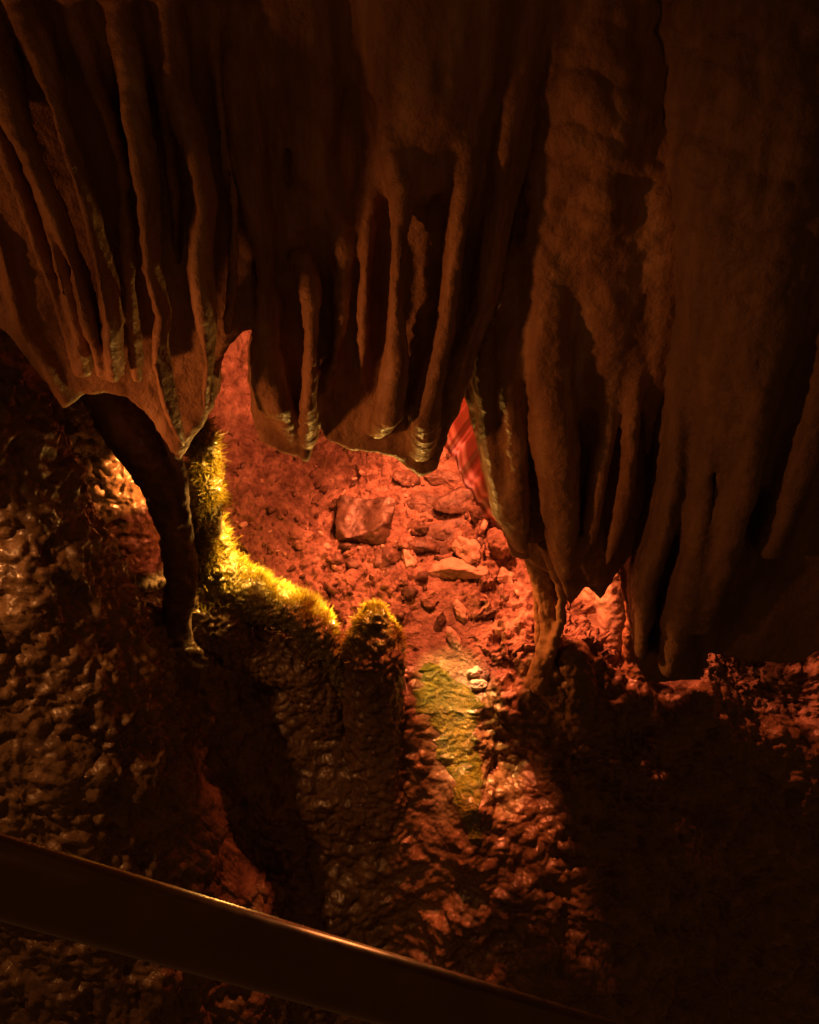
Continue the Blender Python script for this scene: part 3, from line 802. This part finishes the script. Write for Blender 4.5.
SL = [
    (455, 572, (.135, .045, .032), (18, -14, -12), 301, 'long rounded ridge shaped stone pointing down to the orange column', M_PALE, 'rounded_stone'),
    (500, 546, (.055, .055, .06), (20, 0, 20), 302, 'upright rounded stone, left one of the pair behind the long ridge stone', M_FLOOR, 'rounded_stone'),
    (527, 548, (.05, .05, .065), (20, 10, 40), 303, 'upright rounded stone, right one of the pair beside the orange column', M_FLOOR, 'rounded_stone'),
    (470, 552, (.07, .045, .04), (10, 30, -30), 304, 'salmon stone leaning behind the long ridge stone', M_PALE, 'rounded_stone'),
    (430, 545, (.085, .04, .022), (24, 8, 18), 305, 'dark flat stone just left of the leaning salmon stone', M_STONE, 'flat_stone'),
    (455, 528, (.12, .05, .018), (24, -6, 6), 306, 'wide dark slab under the hanging drapery edge', M_STONE, 'flat_stone'),
    (425, 505, (.10, .05, .02), (30, 10, -10), 307, 'dark slab leaning on the pile behind the block', M_STONE, 'flat_stone'),
    (460, 500, (.10, .06, .02), (34, -10, 14), 308, 'dark slab at the top of the pile below the pink drapery', M_STONE, 'flat_stone'),
    (408, 560, (.03, .05, .03), (50, 0, 30), 309, 'small pale wedge of stone standing on edge near the block', M_PALE, 'wedge_stone'),
    (440, 478, (.09, .04, .02), (20, 0, -10), 310, 'dark ledge stone beneath the tip of the middle curtain', M_STONE, 'flat_stone'),
    (395, 585, (.055, .04, .03), (20, 0, 50), 311, 'salmon lump below the pale wedge', M_FLOOR, 'rounded_stone'),
    (430, 600, (.04, .035, .025), (20, 0, 10), 312, 'angular salmon lump at the left end of the long ridge stone', M_FLOOR, 'rounded_stone'),
    (505, 578, (.03, .035, .03), (20, 0, 80), 313, 'bright salmon stone at the right end of the long ridge stone', M_PALE, 'rounded_stone'),
    (545, 560, (.03, .03, .05), (0, 10, 80), 314, 'small upright stone hidden in the shade behind the orange column', M_FLOOR, 'rounded_stone'),
    (462, 612, (.045, .02, .02), (20, 40, -60), 315, 'pink finger shaped stone standing in the pool of red clay', M_PALE, 'rounded_stone'),
    (455, 640, (.05, .018, .016), (20, 40, -50), 316, 'thin pink stone running down to the water film', M_PALE, 'rounded_stone'),
    (440, 625, (.02, .055, .014), (60, 20, 10), 317, 'jagged dark stone left of the pink finger stone', M_STONE, 'flat_stone'),
    (487, 612, (.05, .012, .012), (20, -20, 15), 318, 'thin dark stone sliver right of the pink finger stone', M_STONE, 'flat_stone'),
    (475, 672, (.028, .02, .018), (10, 0, 0), 319, 'smooth little stone beside the head of the water film', M_PALE, 'rounded_stone'),
    (478, 684, (.030, .02, .018), (10, 0, 10), 320, 'smooth little stone below its twin beside the water film', M_PALE, 'rounded_stone'),
    (336, 505, (.028, .02, .02), (10, 0, 10), 321, 'small stone touching the left side of the block', M_STONE, 'rounded_stone'),
    (392, 575, (.07, .04, .02), (24, 6, -30), 322, 'dark slab in the shade under the block', M_STONE, 'flat_stone'),
    (480, 515, (.07, .035, .018), (40, 18, 30), 325, 'dark splintered slab nearest the lower edge of the pink drapery', M_STONE, 'flat_stone'),
    (415, 530, (.06, .03, .022), (36, -14, -34), 326, 'dark splintered slab touching the right side of the block', M_STONE, 'flat_stone'),
    (450, 545, (.07, .03, .016), (42, -20, 24), 327, 'dark thin slab wedged above the long ridge stone', M_STONE, 'flat_stone'),
    (405, 478, (.06, .04, .02), (34, 14, 20), 328, 'brown slab under the middle curtain just above the block', M_STONE, 'flat_stone'),
    (385, 560, (.05, .04, .03), (30, -14, 40), 329, 'brown angular stone in the hollow under the block', M_STONE, 'rounded_stone'),
    (300, 540, (.05, .04, .02), (30, 6, -20), 323, 'flat salmon plate left of the block above the moss', M_FLOOR, 'flat_stone'),
    (350, 580, (.06, .04, .02), (26, 6, 20), 324, 'flat salmon plate just above the mossy stalagmite', M_FLOOR, 'flat_stone'),
]
for px, py, size, rot, sd, lb, mm, nm in SL:
    slab_stone(px, py, size, rot, sd, lb, mm, name=nm, group=None, cuts=5 if nm == 'rounded_stone' else 10)

# rubble: broken chips, each an object, copies of ten kinds
protos = []
for k in range(10):
    V_, Q_ = stone_mesh(400 + k, (1, RNG.uniform(.6, .9), RNG.uniform(.35, .7)), cuts=10, lvl=9, rough=.08)
    me = mesh_obj('stone_chip', V_, Q_, (M_STONE, M_FLOOR, M_FLOOR, M_PALE)[k % 4], None, None)
    protos.append(me)
    if k % 4 == 2: me.data.materials[0] = M_STONE
first = set()
GRP = 'broken chips littering the alcove floor'
cnt = 0
for _ in range(4000):
    if cnt >= 270: break
    px = RNG.uniform(212, 560); py = RNG.uniform(430, 640)
    dens = np.exp(-((px - 320) / 110) ** 2 - ((py - 540) / 60) ** 2) + .35 * np.exp(-((px - 440) / 60) ** 2 - ((py - 520) / 60) ** 2) + .16
    if RNG.random() > dens: continue
    if 330 < px < 392 and 498 < py < 545: continue
    if (px - 470) ** 2 / 80 ** 2 + (py - 640) ** 2 / 40 ** 2 < 1: continue
    p, n = seen(px, py)
    if p[1] < 2.06 or p[1] > 3.1: continue
    s = float(np.clip(RNG.lognormal(-4.45, .5), .005, .034))
    k = int(RNG.integers(0, 10))
    pr = protos[k]
    o = pr if k not in first else link(pr.copy())
    first.add(k)
    o.location = tuple(p + n * s * .3); o.scale = (s, s, s)
    o.rotation_euler = tuple(RNG.uniform(0, 6.28, 3) * np.array([.15, .15, 1]) + np.array([.35, 0, 0]))
    tag(o, 'small broken stone chip lying loose on the red clay around the block', 'stone', GRP)
    cnt += 1

# ------------------------------------------------------------------ the film of water over algae that runs down the lip
def stream():
    mid = [(430, 664, 5), (436, 672, 16), (443, 690, 29), (452, 715, 30), (458, 740, 24), (462, 765, 19), (468, 790, 16), (470, 815, 13), (474, 840, 7)]
    rows = []
    nT, nW = 260, 44
    for t in np.linspace(0, len(mid) - 1, nT):
        i = min(int(t), len(mid) - 2); w = t - i
        w = w * w * (3 - 2 * w)
        a = [mid[i][k] * (1 - w) + mid[i + 1][k] * w for k in range(3)]
        jl = a[2] * (1 + .22 * math.sin(t * 3.1) + .12 * math.sin(t * 9.7)); jr = a[2] * (1 + .2 * math.sin(t * 2.3 + 2) + .12 * math.sin(t * 8.1))
        for u in np.linspace(-1, 1, nW):
            q, n = seen(a[0] + (jl if u < 0 else jr) * u, a[1])
            rows.append((q, u))
    V = np.array([r[0] for r in rows]).reshape(nT, nW, 3)
    U = np.array([r[1] for r in rows]).reshape(nT, nW)
    for _ in range(6):
        W_ = V.copy(); W_[1:-1, 1:-1] = (V[:-2, 1:-1] + V[2:, 1:-1] + V[1:-1, :-2] + V[1:-1, 2:]) / 4; V = W_
    V = V.reshape(-1, 3)
    I = np.arange(nT * nW).reshape(nT, nW)
    Q = np.stack([I[:-1, :-1].ravel(), I[1:, :-1].ravel(), I[1:, 1:].ravel(), I[:-1, 1:].ravel()], 1)
    N = vert_normals(V, Q)
    if (N[:, 2].mean()) < 0: Q = Q[:, ::-1]; N = -N
    edge = np.sqrt(np.clip(1 - U.ravel() ** 2, 0, 1))
    V = V + N * ((.012 * edge - .006) + .0035 * fbm(V * 40, 3, 77) * edge)[:, None]
    V = V + np.array([0, 0, 1]) * (.0035 * np.sin(V[:, 1] * 150 + 9 * vnoise(V * 22, 78)) * (.4 + .6 * vnoise(V * 30, 79)) * edge)[:, None]
    h = .026
    ph = V[:, 2] / h + 1.5 * vnoise(V * 10, 81) + .8 * vnoise(V * 28, 82)
    fr = ph - np.floor(ph)
    V = V + np.array([0, 0, 1]) * (h * .32 * (sstep(.5, 1, fr) - fr) * np.clip(edge * 1.5, 0, 1) + .009 * edge)[:, None]
    o = mesh_obj('water', V, Q, M_WATER, None, tuple(V.mean(0)))
    tag(o, 'thin glistening film of water over green algae at the lip', None, None, 'structure')
stream()

# ------------------------------------------------------------------ handrail
def at_depth(px, py, s):
    return CAM + (FW + UP * ((512 - py) / F) + np.array([(px - 409.5) / F, 0, 0])) * s
def rail():
    a = at_depth(-260, 801, .43); b = at_depth(640, 1062, .62)
    d = b - a; L = np.linalg.norm(d); d /= L
    a = a - d * .3; L += .9
    r = .0200
    s1 = np.cross(d, [0, 0, 1]); s1 /= np.linalg.norm(s1); s2 = np.cross(s1, d)
    nA, nL = 64, 60
    V = []
    for i in range(nL + 1):
        for k in range(nA):
            t = 2 * math.pi * k / nA
            V.append(a + d * L * i / nL + (s1 * math.cos(t) + s2 * math.sin(t)) * r)
    I = np.arange((nL + 1) * nA).reshape(nL + 1, nA); J = np.roll(I, -1, 1)
    Q = np.stack([I[:-1].ravel(), J[:-1].ravel(), J[1:].ravel(), I[1:].ravel()], 1)
    o = mesh_obj('handrail', V, Q[:, ::-1], M_STEEL, None, tuple(a))
    tag(o, 'round dark metal handrail crossing the lower left corner', 'handrail')
rail()

# ------------------------------------------------------------------ lamps of the show cave, plus unseen spots added to brighten single surfaces
def spot(name, loc, target, watts, color, size=70, blend=.6, radius=.02):
    l = bpy.data.lights.new(name, 'SPOT'); l.energy = watts; l.color = color
    l.spot_size = math.radians(size); l.spot_blend = blend; l.shadow_soft_size = radius
    o = bpy.data.objects.new(name, l); o.location = tuple(loc)
    o.rotation_euler = (Vector(target) - Vector(loc)).to_track_quat('-Z', 'Y').to_euler()
    return link(o)
RED = (1, .175, .055)
AMB = (1, .50, .09)
ORG = (1, .26, .06)
spot('red_spotlight', (.10, 2.52, .42), P(505, 585, 2.28), 140, RED, 94, .5, .02)
spot('red_spotlight', (.02, 2.17, .36), P(285, 490, 2.6), 44, RED, 76, .6, .02)
spot('red_spotlight', (.0, 2.50, .35), P(232, 370, 3.02), 30, RED, 34, .6, .02)
spot('red_spotlight', (.10, 2.42, .50), P(460, 462, 2.2), 130, (1, .36, .28), 13, .5, .02)  # added to brighten the edge of the striped drapery
spot('red_spotlight', (-.03, 2.21, .45), P(466, 770, 1.70), 170, (1, .2, .055), 22, .6, .015)  # added to put more red light on the slope below the lip
spot('red_spotlight', (.38, 2.20, -.28), P(600, 665, 2.03), 22, RED, 110, .5, .02)  # added inside the gap to brighten the ground and inner flowstone
spot('amber_spotlight', P(318, 425, 2.23), P(224, 562, 2.11), 210, AMB, 28, .6, .015)
spot('amber_spotlight', P(318, 425, 2.19), P(284, 574, 2.12), 240, AMB, 24, .9, .015)
spot('amber_spotlight', P(330, 425, 2.25), P(203, 470, 2.14), 70, AMB, 36, .5, .015)
spot('amber_spotlight', P(382, 606, 2.15), P(376, 602, 2.01), 20, AMB, 90, .5, .01)
spot('amber_spotlight', P(405, 445, 2.30), P(372, 606, 2.02), 30, AMB, 16, .5, .01)
spot('amber_spotlight', P(238, 560, 2.21), P(212, 560, 2.11), 9, AMB, 64, .5, .015)
spot('amber_spotlight', P(298, 586, 2.17), P(268, 584, 2.07), 15, AMB, 64, .5, .015)
spot('amber_spotlight', P(345, 603, 2.15), P(325, 612, 2.04), 11, AMB, 64, .5, .015)
spot('amber_spotlight', (-.36, 2.24, .06), P(114, 475, 2.38), 150, (1, .34, .07), 26, .6, .015)
spot('amber_spotlight', (-.02, 2.26, .14), P(460, 712, 1.93), 120, (1, .56, .12), 18, .7, .01)  # added to bring amber light onto the water film
spot('orange_spotlight', P(330, 560, 2.17), P(545, 625, 2.05), 26, (1, .26, .05), 44, .7, .03)  # fill added for the slender column and the ground beside it
spot('orange_spotlight', (-1.3, 1.15, .30), (.25, 2.0, .36), 34, ORG, 58, 1, .05)
spot('orange_spotlight', (-1.45, 1.25, .75), P(90, 130, 1.85), 6, ORG, 70, 1, .03)  # fill added for the upper part of the left curtain
spot('orange_spotlight', (-1.3, 1.3, .75), P(50, 720, 1.6), 32.0, (1, .36, .09), 58, .8, .02)
spot('orange_spotlight', (.40, 1.7, .40), at_depth(290, 910, .5), 10, (1, .32, .09), 34, .8, .02)  # unseen spot added for the highlight along the handrail

spot('orange_spotlight', (.25, .95, 2.2), at_depth(200, 900, .5), 1.2, (1, .34, .10), 40, .8, .16)  # soft overhead spot, added to give the handrail a rounded gradient

w = bpy.data.worlds.new('World'); SC.world = w; w.use_nodes = True
bg = w.node_tree.nodes['Background']
bg.inputs[0].default_value = (1, .34, .085, 1); bg.inputs[1].default_value = .046

# ------------------------------------------------------------------ camera
cd = bpy.data.cameras.new('camera'); cd.sensor_fit = 'VERTICAL'; cd.sensor_height = 24
cd.lens = 24 * F / 1024; cd.clip_start = .02; cd.clip_end = 100
co = bpy.data.objects.new('camera', cd); co.location = tuple(CAM); co.rotation_euler = (math.pi / 2 - PITCH, 0, 0)
link(co); SC.camera = co

SC.view_settings.view_transform = 'Standard'; SC.view_settings.look = 'None'
SC.view_settings.exposure = 0; SC.view_settings.gamma = 1; SC.view_settings.use_curve_mapping = False
SC.render.engine = 'CYCLES'
SC.cycles.use_denoising = True
SC.cycles.use_adaptive_sampling = True
SC.cycles.adaptive_threshold = .02
SC.cycles.max_bounces = 6
SC.cycles.caustics_reflective = False; SC.cycles.caustics_refractive = False
SC.cycles.sample_clamp_indirect = 4
